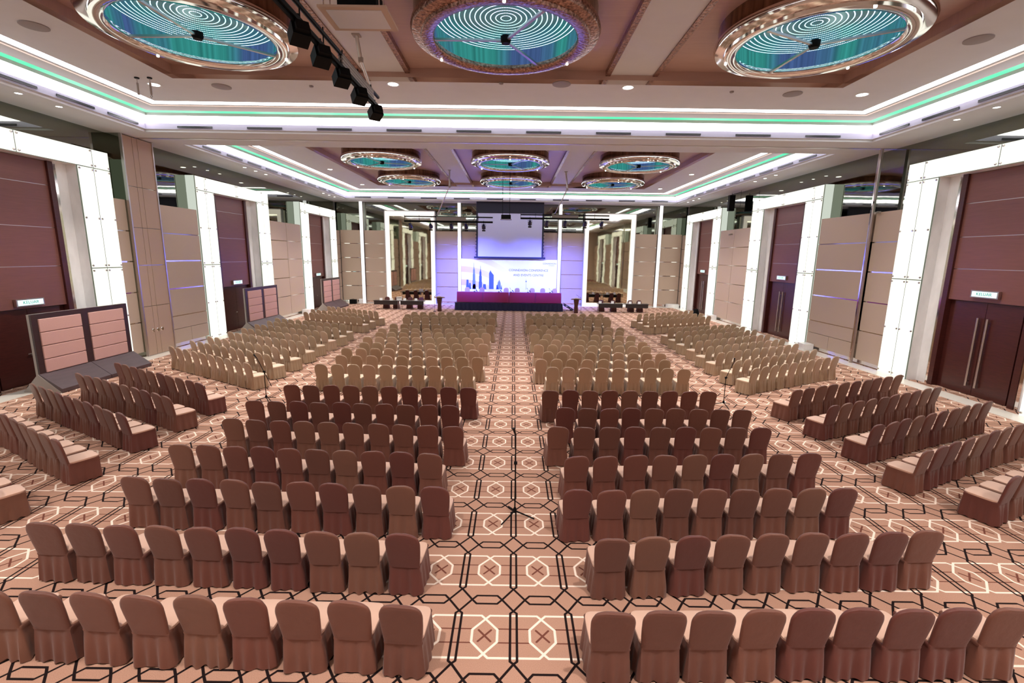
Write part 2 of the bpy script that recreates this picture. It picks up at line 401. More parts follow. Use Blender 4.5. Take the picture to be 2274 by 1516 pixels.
for (x, y, lab) in ((-.2, 15.99, 'beyond the middle ring light'), (-6.4, 16.5, 'beyond the gap left of the lighting truss'), (7.27, 16.46, 'left of the right ring light')):
    o = inst('smoke_detector', dm, None, (x, y, 10)); tag(o, 'small round ceiling detector '+lab, 'detector', 'ceiling detectors')
for (x, y, lab) in ((-11.67, 15.97, 'left'), (-11.26, 15.96, 'right')):
    e = empty('hanging_spring_hook', (x, y, 10), f'grey spring hook hanging from the ceiling corner, the {lab} one of a pair', 'hook', 'spring hooks at the left ceiling corner')
    MB().lathe([(.07, 0), (.07, -.03), (.001, -.03)], 10).build('plate', M['black'], e)
    MB().tube([(0, 0, -.03), (0, 0, -.16)], .008, 6).tube([(0, 0, -.16), (0, 0, -.5)], .035, 8).build('spring', M['grey'], e, 40)
    MB().tube([(.0, 0, -.5), (.03, 0, -.55), (0, 0, -.62), (-.03, 0, -.55), (0, 0, -.5)], .006, 6).build('hook', M['black'], e)
# ------------------------------------------------------------------ ring lights
rd, cm = ring_disc_material(), curtain_material()
me_disc = MB().lathe([(1.8, 0), (.001, 0)], 64).mesh('led_disc', rd)
me_cur = MB().lathe([(1.74, -.48), (1.8, 0)], 64).mesh('led_curtain', cm, 40)
me_ring = MB().lathe([(1.74, -.40), (1.72, -.50), (1.76, -.55), (1.92, -.57), (2.02, -.56), (2.04, -.50), (2.10, -.49), (2.24, -.46), (2.28, -.38), (2.26, -.28), (2.20, -.26)], 72).mesh('ring', M['chrome'], 50)
me_ringo = MB().lathe([(1.74, -.40), (1.72, -.50), (1.76, -.55), (1.92, -.57), (2.02, -.56), (2.04, -.50), (2.10, -.49), (2.24, -.46), (2.28, -.38), (2.26, -.28), (2.20, -.26)], 72).mesh('ring', M['ornament'], 50)
me_drum = MB().lathe([(2.2, -.30), (2.2, .1)], 64).mesh('drum', M['drum'], 40)
me_hub = MB().lathe([(.001, -.56), (.10, -.56), (.13, -.50), (.13, -.40), (.001, -.38)], 16).mesh('hub', M['black'], 40)
me_arm = MB().box(.1, 1.74, -.035, .035, -.51, -.46).mesh('arm', M['steel'])
me_spot = MB().lathe([(.001, -.60), (.03, -.595), (.035, -.57)], 10).mesh('spot', M['lamp'])
def ring_light(x, y, angs, label, group, ornate=False):
    e = empty('ring_ceiling_light', (x, y, 10.3), label, 'ceiling light', group)
    inst('led_disc', me_disc, e); inst('led_curtain', me_cur, e); inst('ring', me_ringo if ornate else me_ring, e); inst('drum', me_drum, e); inst('hub', me_hub, e)
    for a in angs: inst('arm', me_arm, e, (0, 0, 0), math.radians(a))
    for a in (35, 150, 270): inst('spot', me_spot, e, (1.98*math.cos(math.radians(a)), 1.98*math.sin(math.radians(a)), 0))
    return e
for x, y, a, lb in ((-7.52, 12.57, (265, 178, 40), 'left'), (0, 12.57, (180, 300, 60), 'middle'), (7.52, 12.57, (205, 330, 95), 'right')):
    ring_light(x, y, a, f'{lb} one of three large chrome ring lights overhead, blue green LED rings', 'large ring lights in the near recess', lb == 'middle')
for y, rl in ((28.45, 'nearer'), (35.7, 'farther')):
    for x, lb in ((-7.4, 'left'), (0, 'middle'), (7.4, 'right')):
        ring_light(x, y, (180+x*6, 300+x*6, 60+x*6), f'{lb} chrome ring light in the {rl} row of the far hall', f'ring lights in the {rl} row of the far hall')
# ------------------------------------------------------------------ portals with doors
bolt_m = MB().lathe([(.001, .035), (.036, .028), (.042, 0)], 8).mesh('bolt', M['steel'], 40)
def portal(s, yc, nm, idx, rank):
    e = empty('lit_portal', (s*XF, yc, 0), f'glowing white panel surround of the {rank} doorway on the {nm} wall' if rank != 'mirrored' else f'glowing white door surround of {nm} wall seen only in the stage mirrors', 'door surround', 'glowing door surrounds')
    def bx(d0, d1, t0, t1, z0, z1): return MB().box(s*d0, s*d1, t0, t1, z0, z1)
    g = .018
    for sg in (-1, 1):
        for (a, b, zs) in ((2.85, 3.6, (.0, 3.95, 7.75, 8.45)), (2.15, 2.85, (.0, 3.95, 7.75))):
            for z0, z1 in zip(zs, zs[1:]):
                lp = bx(0, .012, sg*(a+g), sg*(b-g), z0+g, z1-g).build('light_panel', M['lbox'], e)
                for t in (a+.07, b-.07):
                    for z in (.12, 1.95, 3.85, 4.05, 5.85, 7.66, 7.84):
                        if z0 < z < z1 and not (z == 7.84 and z1 < 8):
                            o = inst('bolt', bolt_m, lp, (0, sg*t, z)); o.rotation_euler = (0, -s*PI/2, 0)
        bx(.013, .06, sg*2.16, sg*3.59, 0, 7.74).build('backing_panel', M['seam'], e)
        bx(.06, .5, sg*3.52, sg*3.6, 0, 8.45).build('side_panel', M['lside'], e)
        bx(.06, .5, sg*2.15, sg*2.2, 0, 7.75).build('marble_jamb', M['marble'], e)
        bx(.44, .5, sg*1.72, sg*2.15, 0, 7.75).build('marble_jamb', M['marble'], e)
        bx(.42, .5, sg*1.60, sg*1.72, 0, 7.75).build('mirror_strip', M['chrome'], e)
    for (a, b) in ((-2.85, 0), (0, 2.85)):
        lp = bx(0, .012, a+g, b-g, 7.75+g, 8.45-g).build('light_panel', M['lbox'], e)
        for t in (a+.08, b-.08):
            for z in (7.83, 8.37):
                o = inst('bolt', bolt_m, lp, (0, t, z)); o.rotation_euler = (0, -s*PI/2, 0)
    bx(.013, .06, -3.59, 3.59, 7.76, 8.44).build('backing_panel', M['seam'], e)
    bx(.06, .5, -3.52, 3.52, 8.38, 8.45).build('top_panel', M['lside'], e)
    bx(.06, .5, -2.2, 2.2, 7.75, 7.8).build('soffit_panel', M['marble'], e)
    # door structure
    d = MB().box(s*(XF+.62), s*(XF+.7), yc-1.62, yc+1.62, 0, 7.75).build(f'door_{idx}', M['door'], kind='structure')
    for sg in (-1, 1): MB().box(s*(XF+.40), s*(XF+.62), yc+sg*1.40, yc+sg*1.60, 0, 7.75).build('casing', M['door'], d)
    dt = 3.3 if s > 0 else 2.62
    zs = [dt, 4.42, 5.55, 6.72, 7.75] if s > 0 else [dt, 4.05, 5.42, 6.9, 7.75]
    for z0, z1 in zip(zs, zs[1:]):
        MB().box(s*(XF+.48), s*(XF+.62), yc-1.40, yc+1.40, z0+.012, z1-.012).build('wood_panel', M['wood'], d)
    MB().box(s*(XF+.50), s*(XF+.62), yc-1.40, yc+1.40, dt+.02, 7.74).build('joint_trim', M['steel'], d)
    for sg in (-1, 1):
        lf = MB().box(s*(XF+.57), s*(XF+.62), yc+sg*.008, yc+sg*1.2, .02, dt-.02).build('door_leaf', M['door'], d)
        if s > 0:
            hy = yc+sg*.17
            MB().tube([(s*(XF+.49), hy, .32), (s*(XF+.49), hy, 2.75)], .036, 10).tube([(s*(XF+.49), hy, .5), (s*(XF+.57), hy, .5)], .014, 6).tube([(s*(XF+.49), hy, 2.57), (s*(XF+.57), hy, 2.57)], .014, 6).build('door_handle', M['steel'], lf, 40)
        elif sg < 0:
            MB().tube([(s*(XF+.57), yc-.1, 1.06), (s*(XF+.51), yc-.1, 1.06), (s*(XF+.51), yc-.26, 1.06)], .016, 8).lathe([(.03, 0), (.03, .01)], 10, (s*(XF+.55), yc-.1, 1.0)).build('door_handle', M['chrome'], lf, 40)
    zz = 3.58 if s > 0 else 2.84
    ex = empty('exit_sign', (s*(XF+.42), yc, zz), f'small glowing green and white exit sign above the {rank} {nm} doors' if rank != 'mirrored' else f'small exit sign on {nm} wall seen only in the stage mirrors', 'exit sign', 'exit signs')
    hs = MB().box(-.05, .05, -.48, .48, -.125, .125).build('housing', M['steel'], ex)
    lpn = MB().box(-s*.052, -s*.058, -.43, .43, -.09, .09).build('lit_panel', M['exitw'], hs)
    cu = bpy.data.curves.new('exit_text', 'FONT'); cu.body = 'KELUAR'; cu.size = .15; cu.align_x = 'CENTER'; cu.align_y = 'CENTER'; cu.extrude = .002
    t = bpy.data.objects.new('tmp', cu); COL.objects.link(t); bpy.context.view_layer.update()
    me = bpy.data.meshes.new_from_object(t); bpy.data.objects.remove(t); me.materials.clear(); me.materials.append(M['exitg'])
    o = inst('lettering', me, hs, (-s*.061, 0, 0)); o.rotation_euler = (PI/2, 0, -s*PI/2)
rk = ('nearest', 'middle', 'farthest', 'mirrored'); k = 1
for s, nm in ((-1, 'left'), (1, 'right')):
    for i, yc in enumerate(PORT): portal(s, yc, nm, k, rk[i]); k += 1
# partition store on the left, chrome posts on both sides
e = empty('partition_cupboard', (-15.93, 21.2, 0), 'full height taupe cupboard with tall narrow doors and three round pulls, left wall', 'cupboard')
MB().box(-.62, -.02, -.85, .85, 0, ZC).build('body', M['mirror'], e)
for (a, b) in ((-.80, -.30), (-.28, -.02), (0, .80)):
    for z0, z1 in ((.03, 2.2), (2.22, 4.0), (4.02, 5.6), (5.62, 7.3), (7.32, ZC-.04)):
        MB().box(-.02, .03, a, b, z0, z1).build('door_panel', M['panelw'], e)
for t in (-.38, -.1, .16): MB().tube([(.03, t, 1.12), (.05, t, 1.12)], [.085, .07], 16).build('pull', M['chrome'], e, 40)
for t in (-.83, .83): MB().box(-.05, .06, t-.03, t+.03, 0, ZC).build('edge_trim', M['steel'], e)
e = empty('partition_post', (15.95, 21.27, 0), 'tall chrome partition post standing against the right wall panels', 'post')
MB().box(-.04, .04, -.08, .08, 0.014, ZC-.02).build('post', M['steel'], e)
MB().box(-.07, -.04, -.03, .03, 0.014, ZC-.02).build('channel', M['chrome'], e)
MB().tube([(-.08, .0, 6.9), (-.14, .05, 6.8), (-.08, .1, 6.7), (-.05, -.05, 7.2)], .015, 6).build('cable', M['black'], e)
for (x, y, z, lb) in ((15.97, 34.78, 6.4, 'between middle and farthest right doorways'), (15.95, 20.95, 6.72, 'beside the chrome partition post')):
    e = empty('security_camera', (x, y, z), 'small white camera on the wall panel '+lb, 'camera')
    MB().box(0, .1, -.05, .05, -.04, .04).build('bracket', M['grey'], e)
    MB().tube([(0, 0, 0), (-.22, -.12, -.05)], .05, 10).build('camera_body', M['grey'], e, 40)
# hanging loudspeaker frame on right mirror
e = empty('hanging_loudspeaker', (15.9, 34.6, 9.3), 'black loudspeaker column hanging before the upper mirror above the right wall', 'loudspeaker')
MB().box(-.2, .2, .35, .65, -1.25, -.15).build('cabinet', M['black'], e)
MB().tube([(0, .5, 0), (0, .5, -.15)], .015, 6).tube([(0, -.9, 0), (0, -.9, -1.1), (0, .3, -1.1)], .012, 6).tube([(0, -.9, -.1), (0, .5, -.1)], .012, 6).build('bracket', M['black'], e)
# far wall: glowing columns and mirror frames
for x, lb in ((-13.95, 'leftmost'), (-4.83, 'just left of the projection screen'), (4.57, 'just right of the projection screen'), (13.88, 'rightmost')):
    e = empty('light_column', (x, YF-.02, 0), f'slim full height glowing white column on the stage wall, {lb}', 'light column', 'glowing columns on the stage wall')
    MB().box(-.13, .13, -.16, .2, 0.014, ZC).build('diffuser', M['column'], e)
    for sg in (-1, 1): MB().box(sg*.13, sg*.17, -.1, .3, 0.014, ZC).build('edge', M['steel'], e)
for (a, b, lb) in ((-11.72, -7.12, 'left'), (6.88, 11.55, 'right')):
    e = empty('framed_mirror', ((a+b)/2, YF-.1, 0), f'huge standing wall mirror in glowing white frame, {lb} of the stage', 'mirror', 'framed mirrors beside the stage')
    hw = (b-a)/2
    for sg in (-1, 1): MB().box(sg*hw, sg*(hw-.37), -.12, .12, 0.014, 8.55).build('glowing_side', M['frame'], e)
    MB().box(-hw+.37, hw-.37, -.12, .12, 8.12, 8.55).build('glowing_top', M['frame'], e)
    MB().box(-hw+.37, hw-.37, -.12, .12, 0.014, .32).build('glowing_bottom', M['frame'], e)
    MB().box(-hw+.37, hw-.37, -.0, .04, .32, 8.12).build('mirror_glass', M['mirror2'], e)
    MB().box(-hw-.06, -hw, -.14, .3, 0.014, 8.6).box(hw, hw+.06, -.14, .3, 0.014, 8.6).box(-hw-.06, hw+.06, -.14, .3, 8.55, 8.62).build('outer_edge', M['plaster'], e)
ROWS = [
    ('CL', 'brown', -5.475, 4.562, -0.887, 4.434, 9),
    ('CL', 'brown', -6.186, 5.877, -1.171, 5.71, 10),
    ('CL', 'brown', -5.997, 7.212, -0.948, 7.03, 10),
    ('CL', 'brown', -6.179, 8.576, -1.273, 8.331, 10),
    ('CL', 'brown', -6.038, 10.033, -1.014, 9.762, 10),
    ('CL', 'brown', -6.248, 11.385, -1.274, 11.185, 10),
    ('CL', 'brown', -6.005, 12.867, -0.971, 12.812, 10),
    ('CL', 'beige', -6.214, 15.433, -1.26, 15.355, 10),
    ('CL', 'beige', -6.045, 16.899, -1.011, 16.858, 10),
    ('CL', 'beige', -6.319, 18.246, -1.252, 18.262, 10),
    ('CL', 'beige', -5.998, 19.445, -0.966, 19.537, 10),
    ('CL', 'beige', -6.302, 20.867, -1.26, 20.943, 10),
    ('CL', 'beige', -6.107, 22.201, -1.015, 22.343, 10),
    ('CL', 'beige', -6.329, 23.398, -1.27, 23.585, 10),
    ('CL', 'beige', -6.143, 25.005, -0.952, 25.029, 10),
    ('CL', 'beige', -6.1, 27.83, -0.991, 27.991, 10),
    ('CL', 'beige', -6.305, 29.115, -1.281, 29.368, 10),
    ('CL', 'beige', -6.154, 30.418, -0.997, 30.707, 10),
    ('CR', 'brown', 5.759, 4.507, 1.394, 4.377, 9),
    ('CR', 'brown', 6.151, 5.972, 1.645, 5.7, 9),
    ('CR', 'brown', 5.801, 7.192, 1.37, 6.997, 9),
    ('CR', 'brown', 6.105, 8.595, 1.512, 8.288, 9),
    ('CR', 'brown', 5.883, 9.963, 1.32, 9.831, 9),
    ('CR', 'brown', 6.069, 11.245, 1.612, 11.144, 9),
    ('CR', 'brown', 5.868, 12.81, 1.363, 12.683, 9),
    ('CR', 'beige', 6.142, 15.521, 1.642, 15.473, 9),
    ('CR', 'beige', 5.907, 16.87, 1.332, 16.712, 9),
    ('CR', 'beige', 6.143, 18.122, 1.687, 18.069, 9),
    ('CR', 'beige', 5.958, 19.521, 1.4, 19.519, 9),
    ('CR', 'beige', 6.109, 20.64, 1.684, 20.841, 9),
    ('CR', 'beige', 5.966, 22.179, 1.367, 22.331, 9),
    ('CR', 'beige', 5.761, 23.732, 1.614, 23.71, 8),
    ('CR', 'beige', 6.023, 24.745, 1.373, 25.196, 9),
    ('CR', 'beige', 5.996, 27.95, 1.308, 27.919, 9),
    ('CR', 'beige', 6.147, 29.224, 1.624, 29.369, 9),
    ('CR', 'beige', 6.038, 30.656, 1.356, 30.601, 9),
    ('LW', 'brown', -10.75, 8.329, -8.75, 7.226, 5),
    ('LW', 'brown', -13.25, 11.208, -8.75, 8.726, 10),
    ('LW', 'brown', -13.048, 12.575, -8.755, 10.278, 10),
    ('LW', 'brown', -12.86, 13.77, -8.648, 11.611, 10),
    ('LW', 'brown', -12.882, 15.165, -8.659, 12.911, 10),
    ('LW', 'beige', -13.182, 18.09, -8.74, 15.47, 10),
    ('LW', 'beige', -13.201, 19.383, -8.768, 16.865, 10),
    ('LW', 'beige', -13.089, 20.351, -8.695, 18.02, 10),
    ('LW', 'beige', -12.959, 21.653, -8.716, 19.486, 10),
    ('LW', 'beige', -12.983, 22.815, -8.798, 20.83, 10),
    ('LW', 'beige', -13.049, 24.132, -8.771, 22.105, 10),
    ('LW', 'beige', -13.03, 25.327, -8.688, 23.319, 10),
    ('LW', 'beige', -13.173, 26.507, -8.81, 24.731, 10),
    ('LW', 'beige', -12.839, 29.492, -8.832, 27.519, 10),
    ('LW', 'beige', -13.017, 30.982, -8.829, 28.905, 10),
    ('LW', 'beige', -12.748, 32.987, -8.704, 30.5, 10),
    ('RW', 'brown', 10.269, 6.885, 9.763, 6.651, 2),
    ('RW', 'brown', 11.199, 8.668, 9.173, 7.732, 5),
    ('RW', 'brown', 13.141, 10.919, 8.583, 8.813, 10),
    ('RW', 'brown', 13.201, 12.25, 8.714, 10.25, 10),
    ('RW', 'brown', 13.073, 13.656, 8.637, 11.65, 10),
    ('RW', 'brown', 13.068, 15.089, 8.555, 13.132, 10),
    ('RW', 'beige', 12.97, 18.027, 8.701, 15.784, 10),
    ('RW', 'beige', 12.986, 19.37, 8.674, 16.98, 10),
    ('RW', 'beige', 12.971, 20.642, 8.668, 18.453, 10),
    ('RW', 'beige', 13.124, 21.967, 8.747, 19.686, 10),
    ('RW', 'beige', 13.14, 23.342, 8.851, 21.09, 10),
    ('RW', 'beige', 13.188, 24.743, 8.851, 22.456, 10),
    ('RW', 'beige', 13.046, 25.755, 8.836, 23.727, 10),
    ('RW', 'beige', 13.034, 26.792, 8.888, 25.023, 10),
    ('RW', 'beige', 13.099, 30.471, 8.855, 28.466, 10),
    ('RW', 'beige', 13.179, 32.035, 8.858, 29.981, 10),
    ('RW', 'beige', 13.2, 33.812, 8.782, 31.154, 10),
]
# ------------------------------------------------------------------ covered chairs
def sup(w, t, n, e=.5):
    out = []
    for k in range(n):
        a = 2*PI*k/n; c, s_ = math.cos(a), math.sin(a)
        out.append((w*math.copysign(abs(c)**e, c), t*math.copysign(abs(s_)**e, s_)))
    return out
def back_mesh(kind, mat, seed):
    rnd = random.Random(seed); H = .965; zb = .42
    prof = []
    for z, w in ((zb, .214), (.50, .221), (.60, .231), (.70, .238), (.80, .242)) if kind == 'brown' else ((zb, .188), (.52, .200), (.60, .212), (.68, .222), (.76, .226)):
        prof.append((z, w, .030))
    z1, w1 = prof[-1][0], prof[-1][1]
    for k in range(1, 9):
        a = k/8*PI/2
        e = .50 if kind == 'brown' else .58
        prof.append((z1+(H-z1)*math.sin(a), w1*max(math.cos(a), .0)**e if k < 8 else w1*(.40 if kind == 'brown' else .30), .030 if k < 6 else .026 if k < 8 else .012))
    rings = []
    for (z, w, t) in prof:
        yc = .10*(H-z)/(H-zb)
        r = [(x+rnd.uniform(-.001, .001), yc+y, z+(.008*math.sin(9*x+seed) if z > .9 else 0)) for x, y in sup(w, t, 20, .55)]
        rings.append(r)
    return MB().loft(rings).mesh('backrest', mat, 60)
def seat_mesh(mat, seed):
    rings = []
    for z, g in ((.43, .0), (.45, .012), (.475, .010), (.487, -.012)):
        rings.append([(x, .335+y, z) for x, y in sup(.222+g-.012, .25+g, 24, .34)])
    return MB().loft(rings).mesh('seat', mat, 50)
def skirt_mesh(kind, mat, seed):
    rnd = random.Random(seed); n = 112
    ph = [rnd.uniform(0, 6.28) for _ in range(4)]
    base = []
    W, Y0, Y1 = .212, .085, .575
    per = [(-W, Y0), (W, Y0), (W, Y1), (-W, Y1)]
    tot = 2*(2*W+(Y1-Y0))
    for k in range(n):
        d = tot*k/n; i = 0
        lens = [2*W, Y1-Y0, 2*W, Y1-Y0]
        while d > lens[i]: d -= lens[i]; i += 1
        a, b = per[i], per[(i+1) % 4]; f = d/lens[i]
        nx, ny = [(0, -1), (1, 0), (0, 1), (-1, 0)][i]
        base.append((a[0]+(b[0]-a[0])*f, a[1]+(b[1]-a[1])*f, nx, ny, tot*k/n))
    rings = []
    amp = .021 if kind == 'brown' else .026
    fr = 44 if kind == 'brown' else 52
    for j, z in enumerate((.462, .452, .43, .405, .32, .22, .12, .02)):
        t = max(0, 1-z/.452); r = []; roll = (-.008, .010, .012, .0, 0, 0, 0, 0)[j]
        for (x, y, nx, ny, s_) in base:
            wv = math.sin(fr*s_+ph[0])*.6+math.sin(fr*.43*s_+ph[1])*.5+(.3*math.sin(fr*2.1*s_+ph[2]) if kind != 'brown' else 0)
            o = amp*min(1, t*1.6)*wv*(1.25 if ny < 0 else .7 if nx else 1)+.034*t**.8-.006*(1-t)+roll
            cx, cy = 0, .335
            zz = z+(.012*math.sin(fr*s_+ph[3]) if j == 7 else 0)
            sag = 1.0+.02*t
            r.append((cx+(x-cx)*sag+nx*o, cy+(y-cy)*sag+ny*o, zz))
        rings.append(r)
    return MB().loft(rings, capa=False, capb=False).mesh('skirt', mat, 70)
def fabric(name, rgb, rough, sheen, rgb2=None, bump=.25):
    return pbr(name, rgb, rough, spec=.3, sheen=sheen, rgb2=rgb2, nscale=3.5, bump=bump, bscale=7)
CH = {'brown': [], 'beige': [], 'darkred': []}
seatb = fabric('brown cover lit seat', (196, 150, 132), .6, .2)  # cover fabric lightened as if lit from above
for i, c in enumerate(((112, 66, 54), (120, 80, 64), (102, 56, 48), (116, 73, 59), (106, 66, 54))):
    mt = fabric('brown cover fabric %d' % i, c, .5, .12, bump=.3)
    st = fabric('brown cover lit seat %d' % i, (220-i*2, 180-i*2, 158-i*2), .55, .2, bump=.15)  # same cover fabric, light from above painted into the seat colour
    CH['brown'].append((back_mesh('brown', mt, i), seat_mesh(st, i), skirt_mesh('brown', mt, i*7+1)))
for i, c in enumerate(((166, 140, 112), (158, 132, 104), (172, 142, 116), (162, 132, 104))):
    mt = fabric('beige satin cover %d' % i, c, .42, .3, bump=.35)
    st = fabric('beige satin lit seat %d' % i, tuple(min(250, v+66) for v in c), .45, .3, bump=.15)  # satin cover colour raised to paint in the light falling on the seat
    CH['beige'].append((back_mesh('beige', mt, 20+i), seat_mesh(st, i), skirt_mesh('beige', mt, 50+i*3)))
CH['darkred'].append((back_mesh('beige', M['chairdk'], 40), seat_mesh(M['chairdk'], 1), skirt_mesh('brown', M['chairdk'], 91)))
CNAME = {'brown': 'stretch_covered_chair', 'beige': 'satin_covered_chair', 'darkred': 'meeting_chair'}
def make_chair(kind, var, loc, rz, label, group):
    e = empty(CNAME[kind], loc, label, 'chair', group, rz)
    b, s_, k = CH[kind][var]
    inst('backrest', b, e); inst('seat', s_, e); inst('skirt', k, e)
    return e
BLK = {'CL': ('from centre aisle', 'centre block left of aisle', 'left centre block'), 'CR': ('from centre aisle', 'centre block right of aisle', 'right centre block'),
       'LW': ('from inner end', 'angled left side block', 'angled left block'), 'RW': ('from inner end', 'angled right side block', 'angled right block')}
allc = []; cnt = {}
cam_xy = Vector((.267, 0))
for (blk, kind, x0, y0, x1, y1, n) in ROWS:
    key = (blk, kind); cnt[key] = cnt.get(key, 0)+1
    a, b = Vector((x0, y0)), Vector((x1, y1)); d = (b-a).normalized()
    # a is always the outer end; chairs face the stage
    yaw = math.atan2(d.y, d.x)
    if d.x < 0: yaw = math.atan2(-d.y, -d.x)
    for i in range(n):
        t = i/(n-1); p = a+(b-a)*t
        p = p+Vector((random.uniform(-.012, .012), random.uniform(-.02, .02)))
        allc.append([kind, p, yaw+random.uniform(-.03, .03), blk, cnt[key], n-i, (p-cam_xy).length])
beige = sorted([c for c in allc if c[0] == 'beige'], key=lambda c: c[6])
keep = set(id(c) for c in beige[:300])
proto = {}
rest = []
for c in allc:
    kind, p, yaw, blk, row, pos, dist = c
    if kind == 'beige' and id(c) not in keep: rest.append(c); continue
    frm, b1, b2 = BLK[blk]
    if kind == 'brown': lab = f'brown covered chair, {ORD[pos]} {frm}, {ORD[row]} nearest brown row, {b2}'; grp = f'brown covered chairs, {b1}'
    else: lab = f'beige satin covered chair, {ORD[pos]} {frm}, {ORD[row]} nearest beige row, {b2}'; grp = f'beige covered chairs, {b1}'
    make_chair(kind, random.randrange(len(CH[kind])), (p.x, p.y, 0), yaw, lab, grp)
V = []; F = []
for c in rest:
    kind, p, yaw, blk, row, pos, dist = c
    mt = Matrix.Translation((p.x, p.y, 0)) @ Matrix.Rotation(yaw, 4, 'Z')
    for k, me in enumerate(CH['beige'][random.randrange(4)]):
        o = len(V); V += [tuple(mt @ v.co) for v in me.vertices]; F += [(tuple(i+o for i in f.vertices), 1 if k == 1 else 0) for f in me.polygons]
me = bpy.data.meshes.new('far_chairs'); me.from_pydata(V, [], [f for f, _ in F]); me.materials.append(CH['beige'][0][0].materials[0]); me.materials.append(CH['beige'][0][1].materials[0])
me.polygons.foreach_set('material_index', [k for _, k in F]); me.polygons.foreach_set('use_smooth', [True]*len(F)); me.update()
o = bpy.data.objects.new('covered_chairs', me); COL.objects.link(o)
tag(o, 'farthest rows of beige covered chairs just before the stage', 'chairs', None, 'stuff')
# ------------------------------------------------------------------ upholstered screens on the left
def divider(y0, y1, rank):
    e = empty('upholstered_screen', (-15.2, (y0+y1)/2, 0), f'low pink padded double screen with dark wood wedge base before the {rank} left doorway', 'screen', 'padded screens along the left wall')
    h = (y1-y0)/2; HZ = 2.57
    MB().box(-.10, -.02, -h, h, .5, HZ).build('back_board', M['grey'], e)
    f = MB().box(-.02, .04, -h, h, HZ-.16, HZ).box(-.02, .04, -h, h, .5, .62)
    for t in (-h, -.14, h-.2): f.box(-.02, .04, t, t+(.28 if t == -.14 else .2), .62, HZ-.16)
    f.build('frame', M['dkwood'], e)
    for (a, b) in ((-h+.2, -.14), (.14, h-.2)):
        zs = [.62+(HZ-.78)*k/4 for k in range(5)]
        for z0, z1 in zip(zs, zs[1:]):
            MB().box(-.0, .07, a+.01, b-.01, z0+.008, z1-.008).build('cushion_panel', M['pink'], e, bevel=.02)
    for (a, b) in ((-h-.03, -.01), (.01, h+.05)):
        MB().add([(.04, a, .62), (.72, a, .14), (.72, b, .14), (.04, b, .62), (.04, a, .02), (.72, a, .02), (.72, b, .02), (.04, b, .02)],
                 [(0, 1, 2, 3), (4, 7, 6, 5), (1, 5, 6, 2), (0, 3, 7, 4), (0, 4, 5, 1), (3, 2, 6, 7)]).build('sloped_base', M['dkslope'], e)
    MB().add([(.0, -h-.05, .62), (.70, -h-.05, .02), (-.55, -h-.05, .02), (.0, -h-.02, .62), (.70, -h-.02, .02), (-.55, -h-.02, .02)],
             [(0, 1, 2), (3, 5, 4), (0, 3, 4, 1), (1, 4, 5, 2), (2, 5, 3, 0)]).build('end_foot', M['grey'], e)
divider(14.85, 18.62, 'nearest'); divider(27.05, 30.75, 'middle'); divider(38.1, 42.0, 'farthest')
# ------------------------------------------------------------------ microphone stands
def mic_stand(x, y, ztop, tip, tail, a0, label):
    e = empty('microphone_stand', (x, y, 0), label, 'microphone stand', 'microphone stands among the chairs')
    MB().lathe([(.03, .0), (.035, .06), (.016, .1)], 10, (0, 0, .10)).build('base_hub', M['black'], e, 40)
    for k in range(3):
        a = a0+k*2*PI/3
        MB().tube([(0, 0, .13), (.36*math.cos(a), .36*math.sin(a), .015)], [.014, .012], 6).build('leg', M['black'], e)
    MB().tube([(0, 0, .1), (0, 0, ztop)], .012, 8).build('pole', M['black'], e)
    MB().tube([(-.03, 0, ztop), (.03, 0, ztop)], .03, 8).build('clutch', M['black'], e)
    bo = MB().tube([tail, tip], .010, 8).build('boom', M['black'], e)
    t = Vector(tip); d = (t-Vector(tail)).normalized()
    MB().tube([t, t+d*.10+Vector((-.03, 0, 0)), t+d*.14+Vector((-.04, 0, 0))], [.014, .022, .026], 10).build('microphone', M['blackg'], bo, 40)
mic_stand(.357, 7.79, 1.05, (-.005, 0, 1.56), (0, 0, 1.05), 1.9, 'tall upright black microphone stand in the centre aisle')
mic_stand(-7.525, 14.32, .96, (-.19, 0, 1.38), (.20, 0, .48), 1.2, 'black boom microphone stand in the gap left of the centre block')
mic_stand(7.065, 14.46, .95, (.20, 0, 1.46), (-.02, 0, .90), .6, 'black boom microphone stand in the gap right of the centre block')
# ------------------------------------------------------------------ stage
e = empty('stage_platform', (-.09, 41.4, 0), 'low stage platform with pleated navy skirt below the banner', 'stage')
MB().box(-4.55, 4.55, -1.45, 1.8, .60, .66).build('deck', M['dkwood'], e)
sk = []
pts = [(-4.58, 1.8), (-4.58, -1.5), (4.58, -1.5), (4.58, 1.8)]
poly = []
for (a, b) in zip(pts, pts[1:]):
    L_ = math.dist(a, b); m_ = int(L_/.05)
    for k in range(m_):
        f = k/m_; nx, ny = (b[1]-a[1])/L_, -(b[0]-a[0])/L_
        w_ = .03*math.sin(k*.9)+.015*math.sin(k*.37)
        poly.append((a[0]+(b[0]-a[0])*f, a[1]+(b[1]-a[1])*f, nx, ny, w_))
mb = MB(); n = len(poly)
for z, k in ((.655, .15), (.35, .8), (.02, 1.3)): mb.v += [(x+nx*w_*k+nx*.02*k, y+ny*w_*k+ny*.02*k, z) for (x, y, nx, ny, w_) in poly]
for j in range(2):
    for k in range(n-1): mb.f.append((j*n+k, j*n+k+1, (j+1)*n+k+1, (j+1)*n+k))
mb.build('skirt', M['navy'], e, 60)
cl = MB()
